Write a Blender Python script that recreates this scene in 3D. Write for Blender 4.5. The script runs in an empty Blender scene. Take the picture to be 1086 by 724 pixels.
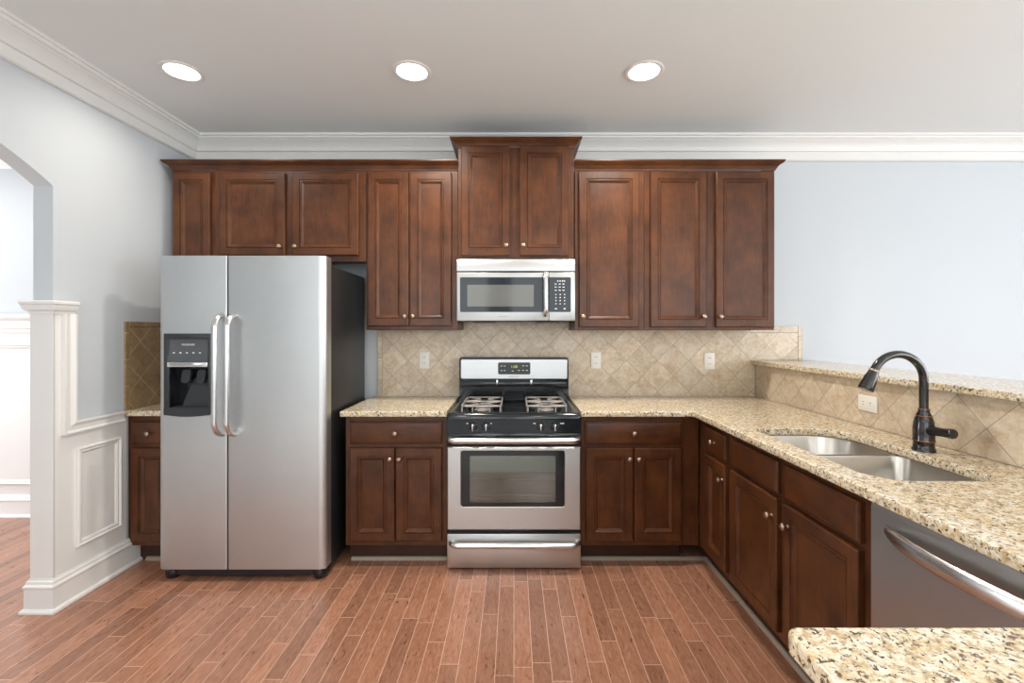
import bpy, bmesh, math, random
from mathutils import Vector, Matrix
from math import pi, sin, cos, radians as R

random.seed(7)
S = bpy.context.scene
C = S.collection

# ------------------------------------------------------------------ camera, world, lights, exposure
CAM_Z = 1.345
cam = bpy.data.cameras.new('camera')
cam.sensor_width = 36.0
cam.lens = 480.0 / 1086.0 * 36.0
cam.shift_x = -2.0 / 1086.0
cam.shift_y = -11.0 / 1086.0
cam.clip_start = 0.02
camo = bpy.data.objects.new('camera', cam)
camo.location = (0, 0, CAM_Z)
camo.rotation_euler = (R(90), 0, 0)
C.objects.link(camo)
S.camera = camo

w = bpy.data.worlds.new('sky')
S.world = w
w.use_nodes = True
w.node_tree.nodes['Background'].inputs[0].default_value = (0.82, 0.91, 1.0, 1)
w.node_tree.nodes['Background'].inputs[1].default_value = 1.2

S.view_settings.view_transform = 'Standard'
S.view_settings.look = 'None'
S.view_settings.gamma = 1.0
S.view_settings.use_curve_mapping = False
S.view_settings.exposure = 0.0
S.cycles.use_denoising = True
S.cycles.max_bounces = 10
S.cycles.diffuse_bounces = 6
S.cycles.sample_clamp_indirect = 6.0

def area(name, loc, rot, sx, sy, power, col, spread=180):
    l = bpy.data.lights.new(name, 'AREA')
    l.shape = 'RECTANGLE'; l.size = sx; l.size_y = sy
    l.energy = power; l.color = col; l.spread = R(spread)
    o = bpy.data.objects.new(name, l)
    o.location = loc; o.rotation_euler = rot
    C.objects.link(o)
    return o

DAY = (0.97, 0.985, 1.0)
# daylight coming in through the tall windows of the room behind the camera, and those on the right
for i, wx in enumerate((-1.5, 0.9, 3.3)):
    area('window_daylight', (wx, -3.96, 1.75), (R(90), 0, 0), 1.9, 1.5, 27, DAY)
for i, wy in enumerate((-1.9, 0.6)):
    area('window_daylight', (5.46, wy, 1.45), (R(90), 0, R(90)), 1.5, 1.9, 80, DAY)
# daylight in the dining room beyond the arch
area('window_daylight', (-5.95, 2.4, 1.5), (R(90), 0, R(-90)), 1.5, 1.9, 95, (1, 1, 1))
for lx in (-2.95, -4.2):  # unseen fill lights, added to brighten the dining wainscot
    area('dining_room_fill', (lx, 2.72, 2.66), (0, 0, 0), 0.16, 0.16, 7, (1, .97, .93), 160)
area('window_daylight', (-4.2, -3.96, 1.5), (R(90), 0, 0), 1.8, 1.9, 14, (1, 1, 1))
# unseen fill lights added behind the camera to brighten room and ceiling
for lx in (-1.3, 0.6, 2.5, 4.2):
    for ly in (-0.7, -2.6):
        area('living_room_fill', (lx, ly, 2.66), (0, 0, 0), 0.16, 0.16, 14, (1, .95, .88), 160)

# ------------------------------------------------------------------ material helpers
class NT:
    def __init__(s, name):
        s.m = bpy.data.materials.new(name); s.m.use_nodes = True
        s.t = s.m.node_tree; s.n = s.t.nodes; s.l = s.t.links
        s.b = s.n['Principled BSDF']
    def new(s, typ, **kw):
        n = s.n.new(typ)
        for k, v in kw.items(): setattr(n, k, v)
        return n
    def put(s, sock, v):
        if isinstance(v, bpy.types.NodeSocket): s.l.new(v, sock)
        elif isinstance(v, (tuple, list)) and len(v) == 3 and sock.type == 'RGBA': sock.default_value = (*v, 1)
        else: sock.default_value = v
    def math(s, op, a, b=None, c=None):
        n = s.new('ShaderNodeMath', operation=op)
        s.put(n.inputs[0], a)
        if b is not None: s.put(n.inputs[1], b)
        if c is not None: s.put(n.inputs[2], c)
        return n.outputs[0]
    def coords(s):
        return s.new('ShaderNodeTexCoord').outputs['Object']
    def mapping(s, vec, scale=(1, 1, 1), rot=(0, 0, 0), loc=(0, 0, 0)):
        n = s.new('ShaderNodeMapping')
        s.put(n.inputs['Vector'], vec)
        n.inputs['Scale'].default_value = scale; n.inputs['Rotation'].default_value = rot
        n.inputs['Location'].default_value = loc
        return n.outputs[0]
    def rand_offset(s, vec):
        oi = s.new('ShaderNodeObjectInfo')
        n = s.new('ShaderNodeVectorMath', operation='ADD')
        s.put(n.inputs[0], vec)
        k = s.math('MULTIPLY', oi.outputs['Random'], 37.0)
        s.put(n.inputs[1], k)
        return n.outputs[0]
    def noise(s, vec, scale, detail=3, rough=0.5, dist=0.0):
        n = s.new('ShaderNodeTexNoise')
        s.put(n.inputs['Vector'], vec)
        n.inputs['Scale'].default_value = scale; n.inputs['Detail'].default_value = detail
        n.inputs['Roughness'].default_value = rough; n.inputs['Distortion'].default_value = dist
        return n.outputs['Fac']
    def ramp(s, fac, stops):
        n = s.new('ShaderNodeValToRGB')
        s.put(n.inputs[0], fac)
        e = n.color_ramp.elements
        while len(e) < len(stops): e.new(0.5)
        for x, (p, c) in zip(e, stops):
            x.position = p
            x.color = (*c, 1) if not isinstance(c, (int, float)) else (c, c, c, 1)
        return n.outputs[0]
    def mix(s, fac, a, b, blend='MIX'):
        n = s.new('ShaderNodeMix', data_type='RGBA', blend_type=blend)
        s.put(n.inputs[0], fac); s.put(n.inputs[6], a); s.put(n.inputs[7], b)
        return n.outputs[2]
    def bump(s, h, strength, dist=0.01):
        n = s.new('ShaderNodeBump')
        n.inputs['Strength'].default_value = strength; n.inputs['Distance'].default_value = dist
        s.put(n.inputs['Height'], h)
        s.l.new(n.outputs[0], s.b.inputs['Normal'])
    def set(s, col=None, rough=None, metal=None, coat=None, coat_r=None, spec=None, aniso=None):
        for k, v in (('Base Color', col), ('Roughness', rough), ('Metallic', metal), ('Coat Weight', coat),
                     ('Coat Roughness', coat_r), ('Specular IOR Level', spec), ('Anisotropic', aniso)):
            if v is not None: s.put(s.b.inputs[k], v)
        return s.m

def plain(name, col, rough=0.5, metal=0.0, coat=0.0, var=0.06, scale=6.0, spec=None):
    t = NT(name)
    v = t.noise(t.coords(), scale, 3)
    c = t.mix(v, tuple(x * (1 - var) for x in col), tuple(min(1, x * (1 + var)) for x in col))
    return t.set(c, rough, metal, coat, spec=spec)

def wood_mat(name, lo, hi, stretch):
    t = NT(name)
    v = t.rand_offset(t.coords())
    grain = t.noise(t.mapping(v, stretch), 14, 5, 0.6, 0.4)
    mott = t.noise(v, 6.0, 5, 0.62)
    fine = t.noise(t.mapping(v, tuple(x * 3 for x in stretch)), 60, 2)
    f = t.math('ADD', t.math('MULTIPLY', grain, 0.38), t.math('MULTIPLY', mott, 0.72))
    f = t.math('ADD', f, t.math('MULTIPLY', t.math('SUBTRACT', fine, 0.5), 0.18))
    c = t.ramp(f, [(0.34, lo), (0.60, tuple((a + b) / 2 for a, b in zip(lo, hi))), (0.86, hi)])
    t.bump(fine, 0.04, 0.002)
    return t.set(c, 0.34, 0, 0.10, 0.15, spec=0.32)

WLO, WHI = (0.030, 0.0090, 0.0036), (0.148, 0.049, 0.0145)
M_WOOD = wood_mat('stained_maple', WLO, WHI, (6, 6, 0.7))
M_WOODH = wood_mat('stained_maple_across', WLO, WHI, (0.7, 6, 6))
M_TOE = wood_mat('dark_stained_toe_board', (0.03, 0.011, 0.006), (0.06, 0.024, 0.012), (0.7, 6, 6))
M_WALL = plain('pale_blue_grey_paint', (0.555, 0.588, 0.617), 0.7, var=0.015, scale=2)
M_CEIL = plain('flat_white_ceiling_paint', (0.775, 0.795, 0.795), 0.85, var=0.01, scale=2)
M_TRIM = plain('satin_white_trim_paint', (0.76, 0.752, 0.73), 0.38, var=0.012, scale=3)
M_DTRIM = plain('bright_white_wainscot_paint', (0.86, 0.86, 0.85), 0.4, var=0.01, scale=3)
M_SHOE = plain('greyed_shoe_strip', (0.30, 0.235, 0.185), 0.5, var=0.12, scale=14)
M_BLACK = plain('black_enamel', (0.010, 0.012, 0.014), 0.12, var=0.1)
M_BLACKTEX = plain('black_textured_steel', (0.016, 0.016, 0.017), 0.32, var=0.2, scale=90)
M_DARK = plain('dark_grey_plastic', (0.032, 0.034, 0.037), 0.3, var=0.1)
M_PANELGREY = plain('smoky_control_glass', (0.095, 0.102, 0.110), 0.18, var=0.25, scale=14)
M_CAST = plain('grey_cast_iron_grate', (0.36, 0.325, 0.30), 0.42, 0.35, var=0.2, scale=40)
M_NICKEL = plain('brushed_copper_nickel', (0.42, 0.315, 0.245), 0.36, 1.0, var=0.05, scale=50)
M_BRONZE = plain('oil_rubbed_bronze', (0.028, 0.026, 0.026), 0.2, 0.55, 0.5, var=0.3, scale=12)
M_COPPER = plain('copper_ring', (0.30, 0.14, 0.08), 0.3, 1.0, var=0.1)
M_PLASTIC = plain('ivory_outlet_plastic', (0.80, 0.78, 0.72), 0.35, var=0.02)
M_SLOT = plain('dark_slot', (0.03, 0.03, 0.03), 0.6)
M_MARK = plain('pale_printed_mark', (0.75, 0.77, 0.78), 0.5)
M_GREYMARK = plain('grey_printed_mark', (0.23, 0.22, 0.21), 0.5)
M_CHROME = plain('polished_steel', (0.80, 0.79, 0.78), 0.16, 1.0, var=0.03)
M_UNDER = plain('raw_plywood_underside', (0.30, 0.20, 0.11), 0.7, var=0.15, scale=12)

def steel_mat(name, col, stretch, rough):
    t = NT(name)
    v = t.coords()
    streak = t.noise(t.mapping(v, stretch), 30, 3, 0.6)
    cloud = t.noise(v, 3.0, 3, 0.55)
    f = t.math('ADD', t.math('MULTIPLY', streak, 0.5), t.math('MULTIPLY', cloud, 0.5))
    c = t.ramp(f, [(0.3, tuple(x * 0.93 for x in col)), (0.7, tuple(min(1, x * 1.05) for x in col))])
    r = t.math('MULTIPLY_ADD', streak, 0.12, rough - 0.06)
    t.bump(streak, 0.03, 0.002)
    return t.set(c, r, 1.0)
M_STEEL = steel_mat('brushed_stainless_steel', (0.60, 0.613, 0.613), (1, 1, 22), 0.38)
M_STEELV = steel_mat('satin_stainless_steel', (0.60, 0.613, 0.613), (1.2, 1, 16), 0.43)
M_STEELD = steel_mat('dark_stainless_steel', (0.50, 0.495, 0.49), (1, 1, 22), 0.33)
M_HANDLE = plain('satin_steel_handle', (0.66, 0.665, 0.665), 0.27, 1.0, var=0.03)
M_SINK = steel_mat('sink_steel', (0.52, 0.495, 0.455), (6, 6, 0.8), 0.30)

def granite():
    t = NT('santa_cecilia_granite')
    v = t.coords()
    w1 = t.noise(v, 11, 3); w2 = t.noise(v, 70, 4, 0.65); 
    base = t.ramp(w2, [(0.30, (0.36, 0.24, 0.12)), (0.42, (0.55, 0.42, 0.25)), (0.50, (0.69, 0.595, 0.43)), (0.64, (0.81, 0.76, 0.655))])
    warm = t.mix(t.ramp(w1, [(0.45, 0.0), (0.70, 0.45)]), base, (0.66, 0.48, 0.25))
    g1 = t.noise(t.mapping(v, loc=(3, 1, 8)), 62, 4, 0.6, 0.5)
    grey = t.mix(t.ramp(g1, [(0.33, 0.8), (0.40, 0.0)]), warm, (0.40, 0.365, 0.32))
    sp2 = t.ramp(t.noise(t.mapping(v, loc=(5, 2, 1)), 80, 4, 0.65, 0.4), [(0.375, 0.95), (0.43, 0.0)])
    sp = t.ramp(t.noise(v, 120, 3, 0.6, 0.6), [(0.37, 1.0), (0.41, 0.0)])
    c = t.mix(sp2, grey, (0.115, 0.065, 0.035))
    c = t.mix(sp, c, (0.035, 0.030, 0.028))
    return t.set(c, 0.18, 0, 0.15, 0.08)
M_GRANITE = granite()

def tile_mat(name, ax, loc, pitch=0.217, border=False, shaded=False):
    """travertine tile; ax 0: wall running along x, ax 1: wall running along y; diagonal squares unless border"""
    t = NT(name)
    sep = t.new('ShaderNodeSeparateXYZ'); t.put(sep.inputs[0], t.mapping(t.coords(), loc=tuple(-q for q in loc)))
    u, z = sep.outputs[ax], sep.outputs[2]
    if border:
        p = t.math('DIVIDE', u, 0.152); q = t.math('DIVIDE', z, 0.152)
    else:
        p = t.math('DIVIDE', t.math('ADD', u, z), pitch); q = t.math('DIVIDE', t.math('SUBTRACT', u, z), pitch)
    def edge(k):
        f = t.math('FRACT', k)
        return t.math('MINIMUM', f, t.math('SUBTRACT', 1.0, f))
    e = t.math('MINIMUM', edge(p), edge(q))
    grout = t.math('LESS_THAN', e, 0.0085)
    cv = t.new('ShaderNodeCombineXYZ')
    t.put(cv.inputs[0], t.math('FLOOR', p)); t.put(cv.inputs[1], t.math('FLOOR', q))
    wn = t.new('ShaderNodeTexWhiteNoise'); wn.noise_dimensions = '3D'; t.put(wn.inputs[0], cv.outputs[0])
    off = t.new('ShaderNodeVectorMath', operation='MULTIPLY_ADD')
    t.put(off.inputs[0], wn.outputs['Color']); off.inputs[1].default_value = (9, 9, 9); t.put(off.inputs[2], t.coords())
    n1 = t.noise(off.outputs[0], 13, 6, 0.65, 0.5); n2 = t.noise(off.outputs[0], 55, 4, 0.7)
    f = t.math('ADD', t.math('MULTIPLY', n1, 0.6), t.math('MULTIPLY', n2, 0.4))
    c = t.ramp(f, [(0.30, (0.21, 0.13, 0.065)), (0.45, (0.30, 0.20, 0.105)), (0.58, (0.38, 0.265, 0.15)), (0.72, (0.47, 0.35, 0.22))] if shaded else  # same tile, with shade put into darker browns
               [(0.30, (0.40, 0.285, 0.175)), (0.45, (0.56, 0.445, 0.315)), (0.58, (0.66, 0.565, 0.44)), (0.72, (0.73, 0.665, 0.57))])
    br = t.math('MULTIPLY_ADD', wn.outputs['Value'], 0.16, 0.90)
    c = t.mix(1.0, c, br, 'MULTIPLY')
    c = t.mix(grout, c, (0.62, 0.50, 0.33) if shaded else (0.30, 0.25, 0.195))
    t.bump(t.math('MINIMUM', e, 0.02), 0.3, 0.02)
    return t.set(c, 0.34)
M_TILE = tile_mat('diagonal_travertine_tile', 0, (0.566, 0, 1.334))
M_TILEP = tile_mat('diagonal_travertine_tile_peninsula', 1, (0, 1.19 , 0.0), pitch=0.211)
M_TILEL = tile_mat('diagonal_travertine_tile_side_shaded', 1, (0, 2.60, 1.37), shaded=True)  # shade on the side wall is painted into the tile colour
M_TILEB = tile_mat('travertine_border_tile', 0, (0.03, 0, 1.33), border=True)
M_TILELB = tile_mat('travertine_border_tile_side_shaded', 1, (0, 2.575, 0.9), border=True, shaded=True)  # border tile with the same painted-in shade

def floor_mat():
    t = NT('oak_strip_flooring')
    co = t.coords()
    sep = t.new('ShaderNodeSeparateXYZ'); t.put(sep.inputs[0], co)
    x, y = sep.outputs[0], sep.outputs[1]
    p = t.math('DIVIDE', x, 0.0745)
    row = t.math('FLOOR', p)
    wr = t.new('ShaderNodeTexWhiteNoise'); wr.noise_dimensions = '1D'; t.put(wr.inputs['W'], row)
    q = t.math('ADD', t.math('DIVIDE', y, 0.62), t.math('MULTIPLY', wr.outputs['Value'], 7.0))
    col = t.math('FLOOR', q)
    cv = t.new('ShaderNodeCombineXYZ'); t.put(cv.inputs[0], row); t.put(cv.inputs[1], col)
    wn = t.new('ShaderNodeTexWhiteNoise'); wn.noise_dimensions = '3D'; t.put(wn.inputs[0], cv.outputs[0])
    def edge(k):
        f = t.math('FRACT', k)
        return t.math('MINIMUM', f, t.math('SUBTRACT', 1.0, f))
    ex = t.math('MULTIPLY', edge(p), 0.0745); ey = t.math('MULTIPLY', edge(q), 0.62)
    e = t.math('MINIMUM', ex, ey)
    seam = t.math('LESS_THAN', e, 0.0012)
    off = t.new('ShaderNodeVectorMath', operation='MULTIPLY_ADD')
    t.put(off.inputs[0], wn.outputs['Color']); off.inputs[1].default_value = (11, 11, 11); t.put(off.inputs[2], co)
    g = t.noise(t.mapping(off.outputs[0], (1, 0.25, 1)), 38, 4, 0.6, 2.4)
    g2 = t.noise(t.mapping(off.outputs[0], (1, 0.05, 1)), 220, 2)
    f = t.math('ADD', t.math('MULTIPLY', g, 0.7), t.math('MULTIPLY', g2, 0.3))
    c = t.ramp(f, [(0.30, (0.205, 0.086, 0.048)), (0.5, (0.305, 0.140, 0.084)), (0.70, (0.395, 0.200, 0.126))])
    br = t.math('MULTIPLY_ADD', wn.outputs['Value'], 0.42, 0.78)
    c = t.mix(1.0, c, br, 'MULTIPLY')
    c = t.mix(t.math('MULTIPLY', seam, 0.9), c, (0.62, 0.42, 0.31))  # pale seams: bevel highlights and dust put into the plank colour
    r = t.math('MULTIPLY_ADD', g, 0.16, 0.22)
    t.bump(t.math('ADD', t.math('MULTIPLY', t.math('MINIMUM', e, 0.003), 60.0), t.math('MULTIPLY', g2, 0.05)), 0.10, 0.01)
    return t.set(c, r, 0, 0.1, 0.25)
M_FLOOR = floor_mat()

def emit_mat(name, col, strength):
    t = NT(name)
    t.set((0, 0, 0), 0.5)
    v = t.noise(t.coords(), 4)
    t.put(t.b.inputs['Emission Color'], t.mix(v, col, tuple(min(1, x * 1.01) for x in col)))
    t.b.inputs['Emission Strength'].default_value = strength
    return t.m
M_LAMP = emit_mat('lit_lamp_lens', (1.0, 0.97, 0.92), 9.0)
M_DIGIT = emit_mat('green_clock_digits', (0.62, 0.85, 0.12), 0.9)

def window_glass():
    t = NT('tinted_oven_glass')
    tr = t.new('ShaderNodeBsdfTransparent'); tr.inputs[0].default_value = (0.62, 0.65, 0.60, 1)
    gl = t.new('ShaderNodeBsdfGlossy'); gl.inputs['Roughness'].default_value = 0.05
    fr = t.new('ShaderNodeFresnel'); fr.inputs[0].default_value = 1.5
    n = t.noise(t.coords(), 5)
    f = t.math('ADD', fr.outputs[0], t.math('MULTIPLY_ADD', n, 0.04, 0.10))
    mx = t.new('ShaderNodeMixShader'); t.put(mx.inputs[0], f)
    t.l.new(tr.outputs[0], mx.inputs[1]); t.l.new(gl.outputs[0], mx.inputs[2])
    t.l.new(mx.outputs[0], t.n['Material Output'].inputs['Surface'])
    return t.m
M_GLASS = window_glass()
M_MWIN = plain('microwave_screen_reflection', (0.12, 0.125, 0.112), 0.09, var=0.08, spec=0.4)  # grey of the reflected room is put into the screen colour
M_MWBLK = plain('dark_microwave_glass', (0.016, 0.022, 0.027), 0.06, var=0.08, spec=0.3)
M_CAVITY = plain('grey_oven_lining', (0.34, 0.35, 0.31), 0.5, var=0.15)

# ------------------------------------------------------------------ geometry helpers
class G:
    """collects vertices and faces for ONE mesh object"""
    def __init__(s): s.v = []; s.f = []
    def add(s, vs, fs):
        o = len(s.v); s.v += [tuple(p) for p in vs]; s.f += [tuple(i + o for i in f) for f in fs]
        return s
    def box(s, x0, x1, y0, y1, z0, z1, bev=0.0, seg=2):
        x0, x1 = min(x0, x1), max(x0, x1); y0, y1 = min(y0, y1), max(y0, y1); z0, z1 = min(z0, z1), max(z0, z1)
        vs = [(x, y, z) for z in (z0, z1) for y in (y0, y1) for x in (x0, x1)]
        fs = [(0, 2, 3, 1), (4, 5, 7, 6), (0, 1, 5, 4), (2, 6, 7, 3), (0, 4, 6, 2), (1, 3, 7, 5)]
        if bev <= 0: return s.add(vs, fs)
        bm = bmesh.new()
        bv = [bm.verts.new(p) for p in vs]
        for f in fs: bm.faces.new([bv[i] for i in f])
        bmesh.ops.bevel(bm, geom=list(bm.edges), offset=bev, segments=seg, affect='EDGES', profile=0.5)
        bm.verts.index_update()
        s.add([v.co[:] for v in bm.verts], [[v.index for v in f.verts] for f in bm.faces])
        bm.free(); return s
    def rings(s, rings, cap0=True, cap1=True, closed=False):
        n = len(rings[0]); vs = [p for r in rings for p in r]; fs = []
        k = len(rings)
        for i in range(k if closed else k - 1):
            a, b = i * n, ((i + 1) % k) * n
            for j in range(n):
                fs.append((a + j, a + (j + 1) % n, b + (j + 1) % n, b + j))
        if not closed:
            if cap0: fs.append(tuple(range(n))[::-1])
            if cap1: fs.append(tuple(range((k - 1) * n, k * n)))
        return s.add(vs, fs)
    def tube(s, pts, rad, n=10, sy=1.0, closed=False):
        pts = [Vector(p) for p in pts]
        rads = rad if isinstance(rad, (list, tuple)) else [rad] * len(pts)
        T = []
        for i in range(len(pts)):
            a = pts[i - 1] if (i > 0 or closed) else pts[i]
            b = pts[(i + 1) % len(pts)] if (i < len(pts) - 1 or closed) else pts[i]
            T.append((b - a).normalized())
        ref = Vector((0, 0, 1)) if abs(T[0].z) < 0.9 else Vector((1, 0, 0))
        u = T[0].cross(ref).normalized(); rr = []
        for p, t, r in zip(pts, T, rads):
            u = (u - t * u.dot(t)).normalized(); v = t.cross(u)
            rr.append([p + u * (r * cos(2 * pi * k / n)) + v * (r * sy * sin(2 * pi * k / n)) for k in range(n)])
        return s.rings(rr, closed=closed)
    def lathe(s, prof, n=24, M=Matrix()):
        rr = [[M @ Vector((max(r, 1e-4) * cos(2 * pi * k / n), max(r, 1e-4) * sin(2 * pi * k / n), z)) for k in range(n)] for r, z in prof]
        return s.rings(rr)
    def prism(s, poly, axis, a, b):
        """poly of 2-D points extruded along axis (0: points are y,z; 1: x,z; 2: x,y)"""
        def P(p, h):
            return (h, p[0], p[1]) if axis == 0 else (p[0], h, p[1]) if axis == 1 else (p[0], p[1], h)
        return s.rings([[P(p, a) for p in poly], [P(p, b) for p in poly]])
    def sweep(s, prof, path, z0=0.0, side=1):
        """profile (out, z) carried along a 2-D path with mitred corners; out is to the right of travel times side"""
        n = len(path); rr = []
        for i, p in enumerate(path):
            p = Vector(p)
            d0 = (p - Vector(path[i - 1])).normalized() if i > 0 else None
            d1 = (Vector(path[i + 1]) - p).normalized() if i < n - 1 else None
            d0 = d0 or d1; d1 = d1 or d0
            n0 = Vector((d0.y, -d0.x)) * side; n1 = Vector((d1.y, -d1.x)) * side
            m = (n0 + n1); m = m / max(m.dot(n0), 1e-6)
            rr.append([(p.x + m.x * o, p.y + m.y * o, z0 + z) for o, z in prof])
        return s.rings(rr)
    def obj(s, name, mat, parent=None, smooth=40):
        me = bpy.data.meshes.new(name)
        me.from_pydata(s.v, [], s.f)
        bm = bmesh.new(); bm.from_mesh(me)
        bmesh.ops.recalc_face_normals(bm, faces=bm.faces)
        bm.to_mesh(me); bm.free()
        if smooth:
            me.shade_smooth(); me.set_sharp_from_angle(angle=R(smooth))
        me.materials.append(mat)
        o = bpy.data.objects.new(name, me); C.objects.link(o)
        if parent: o.parent = parent
        return o

def rrect(x0, x1, y0, y1, r, n=6):
    """rounded rectangle, counter-clockwise; r one radius or four (x0y0, x1y0, x1y1, x0y1)"""
    rs = r if isinstance(r, (list, tuple)) else [r] * 4
    out = []
    for (cx, cy, sx, sy, a0), q in zip(((x0, y0, 1, 1, 180), (x1, y0, -1, 1, 270), (x1, y1, -1, -1, 0), (x0, y1, 1, -1, 90)), rs):
        for k in range(n + 1):
            a = R(a0 + 90 * k / n)
            out.append((cx + sx * q + q * cos(a), cy + sy * q + q * sin(a)))
    return out

def thing(name, label, cat, loc=(0, 0, 0), rz=0, group=None):
    o = bpy.data.objects.new(name, None); C.objects.link(o)
    o.empty_display_size = 0.1
    o.location = loc; o.rotation_euler = (0, 0, rz)
    return tag(o, label, cat, group)
def tag(o, label, cat, group=None):
    o['label'] = label; o['category'] = cat
    if group: o['group'] = group
    return o
def struct(o, label=None):
    o['kind'] = 'structure'
    if label: o['label'] = label
    return o

def slab(name, outer, holes, z0, z1, mat, bev=0.005):
    cu = bpy.data.curves.new(name, 'CURVE'); cu.dimensions = '2D'; cu.fill_mode = 'BOTH'
    for pts in [outer] + holes:
        sp = cu.splines.new('POLY'); sp.points.add(len(pts) - 1)
        for q, p in zip(sp.points, pts): q.co = (p[0], p[1], 0, 1)
        sp.use_cyclic_u = True
    cu.extrude = (z1 - z0) / 2 - bev; cu.bevel_depth = bev; cu.bevel_resolution = 2; cu.offset = -bev
    tmp = bpy.data.objects.new(name, cu); C.objects.link(tmp)
    dg = bpy.context.evaluated_depsgraph_get()
    me = bpy.data.meshes.new_from_object(tmp.evaluated_get(dg))
    bpy.data.objects.remove(tmp); bpy.data.curves.remove(cu)
    me.transform(Matrix.Translation((0, 0, (z0 + z1) / 2)))
    me.name = name
    me.shade_smooth(); me.set_sharp_from_angle(angle=R(40))
    me.materials.clear(); me.materials.append(mat)
    o = bpy.data.objects.new(name, me); C.objects.link(o)
    return o

def lettering(name, txt, size, loc, rot, mat, parent, sx=1.0, depth=0.0004):
    cu = bpy.data.curves.new(name, 'FONT'); cu.body = txt; cu.size = size
    cu.align_x = 'CENTER'; cu.align_y = 'CENTER'; cu.extrude = depth
    tmp = bpy.data.objects.new(name, cu); C.objects.link(tmp)
    dg = bpy.context.evaluated_depsgraph_get()
    me = bpy.data.meshes.new_from_object(tmp.evaluated_get(dg))
    bpy.data.objects.remove(tmp); bpy.data.curves.remove(cu)
    me.transform(Matrix.Translation(loc) @ rot @ Matrix.Diagonal((sx, 1, 1, 1)))
    me.materials.clear(); me.materials.append(mat)
    o = bpy.data.objects.new(name, me); C.objects.link(o); o.parent = parent
    return o
FACE = Matrix.Rotation(R(90), 4, 'X')      # lettering that faces -y

# ------------------------------------------------------------------ the room
ZC = 2.69                 # ceiling
WX = -2.22                # kitchen face of the left wall
WY = 3.16                 # kitchen face of the back wall
LT = 0.095                # thickness of the left wall
struct(G().box(-6.0, 5.5, 0.8, 3.42, -0.06, 0.0).obj('floor', M_FLOOR, smooth=0))
struct(G().box(-6.0, 5.5, -4.0, 0.799, -0.06, 0.004).obj('floor_living_bounce', plain('pale_bounce_carpet', (0.66, 0.645, 0.62), 0.95, var=0.08, scale=120), smooth=0))  # unseen pale carpet, added to bounce neutral light onto ceiling and steel
struct(G().box(-6.1, 5.6, -4.1, 3.5, ZC, ZC + 0.08).obj('ceiling', M_CEIL, smooth=0))
struct(G().box(WX - LT, 5.6, WY, WY + 0.12, 0, ZC).obj('wall_back', M_WALL, smooth=0))
# left wall with the arched opening
J1, J0, ZS = 2.18, 0.72, 2.045
a_ = (J1 - J0) / 2; th = R(32); Rr = a_ / sin(th); cy_ = (J0 + J1) / 2; cz_ = ZS - Rr * cos(th)
arc = [(cy_ + Rr * sin(th - 2 * th * k / 24), cz_ + Rr * cos(th - 2 * th * k / 24)) for k in range(25)]
poly = [(-4.0, 0), (-4.0, ZC), (WY + 0.05, ZC), (WY + 0.05, 0), (J1, 0)] + arc + [(J0, 0)]
struct(G().prism(poly, 0, WX - LT, WX).obj('wall_left', M_WALL, smooth=0))
struct(G().box(-6.1, WX - LT, 3.30, 3.42, 0, ZC).obj('wall_dining', M_WALL, smooth=0))
def pierced(name, horizontal, pos, lo, hi, openings, z0, z1):
    g = G()
    def b(a, c, q0, q1):
        if horizontal: g.box(a, c, pos - 0.12, pos, q0, q1)
        else: g.box(pos, pos + 0.12, a, c, q0, q1)
    x = lo
    for (a, c) in openings:
        b(x, a, 0, ZC); b(a, c, 0, z0); b(a, c, z1, ZC); x = c
    b(x, hi, 0, ZC)
    return struct(g.obj(name, M_WALL, smooth=0))
pierced('wall_rear', True, -4.0, -6.1, 5.6, [(-5.1, -3.3), (-2.45, -0.55), (-0.05, 1.85), (2.35, 4.25)], 1.0, 2.5)
pierced('wall_right', False, 5.5, -4.0, WY + 0.1, [(-2.65, -1.15), (-0.15, 1.35)], 0.5, 2.4)
pierced('wall_dining_side', False, -6.12, -4.0, 3.42, [(1.65, 3.15)], 0.55, 2.45)
# crown moulding of the ceiling: along the left wall and the back wall
CP = [(0, ZC - .164), (.016, ZC - .164), (.024, ZC - .158), (.024, ZC - .150), (.012, ZC - .145), (.012, ZC - .100),
      (.026, ZC - .099), (.030, ZC - .092), (.030, ZC - .087), (.022, ZC - .085), (.024, ZC - .078), (.034, ZC - .060), (.050, ZC - .043),
      (.062, ZC - .036), (.062, ZC - .031), (.074, ZC - .030), (.080, ZC - .024), (.082, ZC - .016), (.094, ZC - .015), (.094, ZC), (0, ZC)]
struct(G().sweep(CP, [(WX, -3.98), (WX, WY), (5.48, WY)]).obj('trim_1', M_TRIM, smooth=30))
struct(G().sweep(CP, [(-5.98, 3.30), (WX - LT - .002, 3.30)]).obj('trim_2', M_DTRIM, smooth=30))

# wainscot of the left wall end (panel, cap, chair rail, picture frame, base)
z_cap = 1.43
pan = [(J1 - .002, 0), (2.585, 0), (2.585, .85), (2.262, .85), (2.262, z_cap), (J1 - .002, z_cap)]
g = G().prism(pan, 0, WX, WX + .007)
g.box(WX - LT - .007, WX + .007, J1 - .008, J1 - .0005, 0, z_cap)
struct(g.obj('trim_3', M_TRIM, smooth=0))
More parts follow.
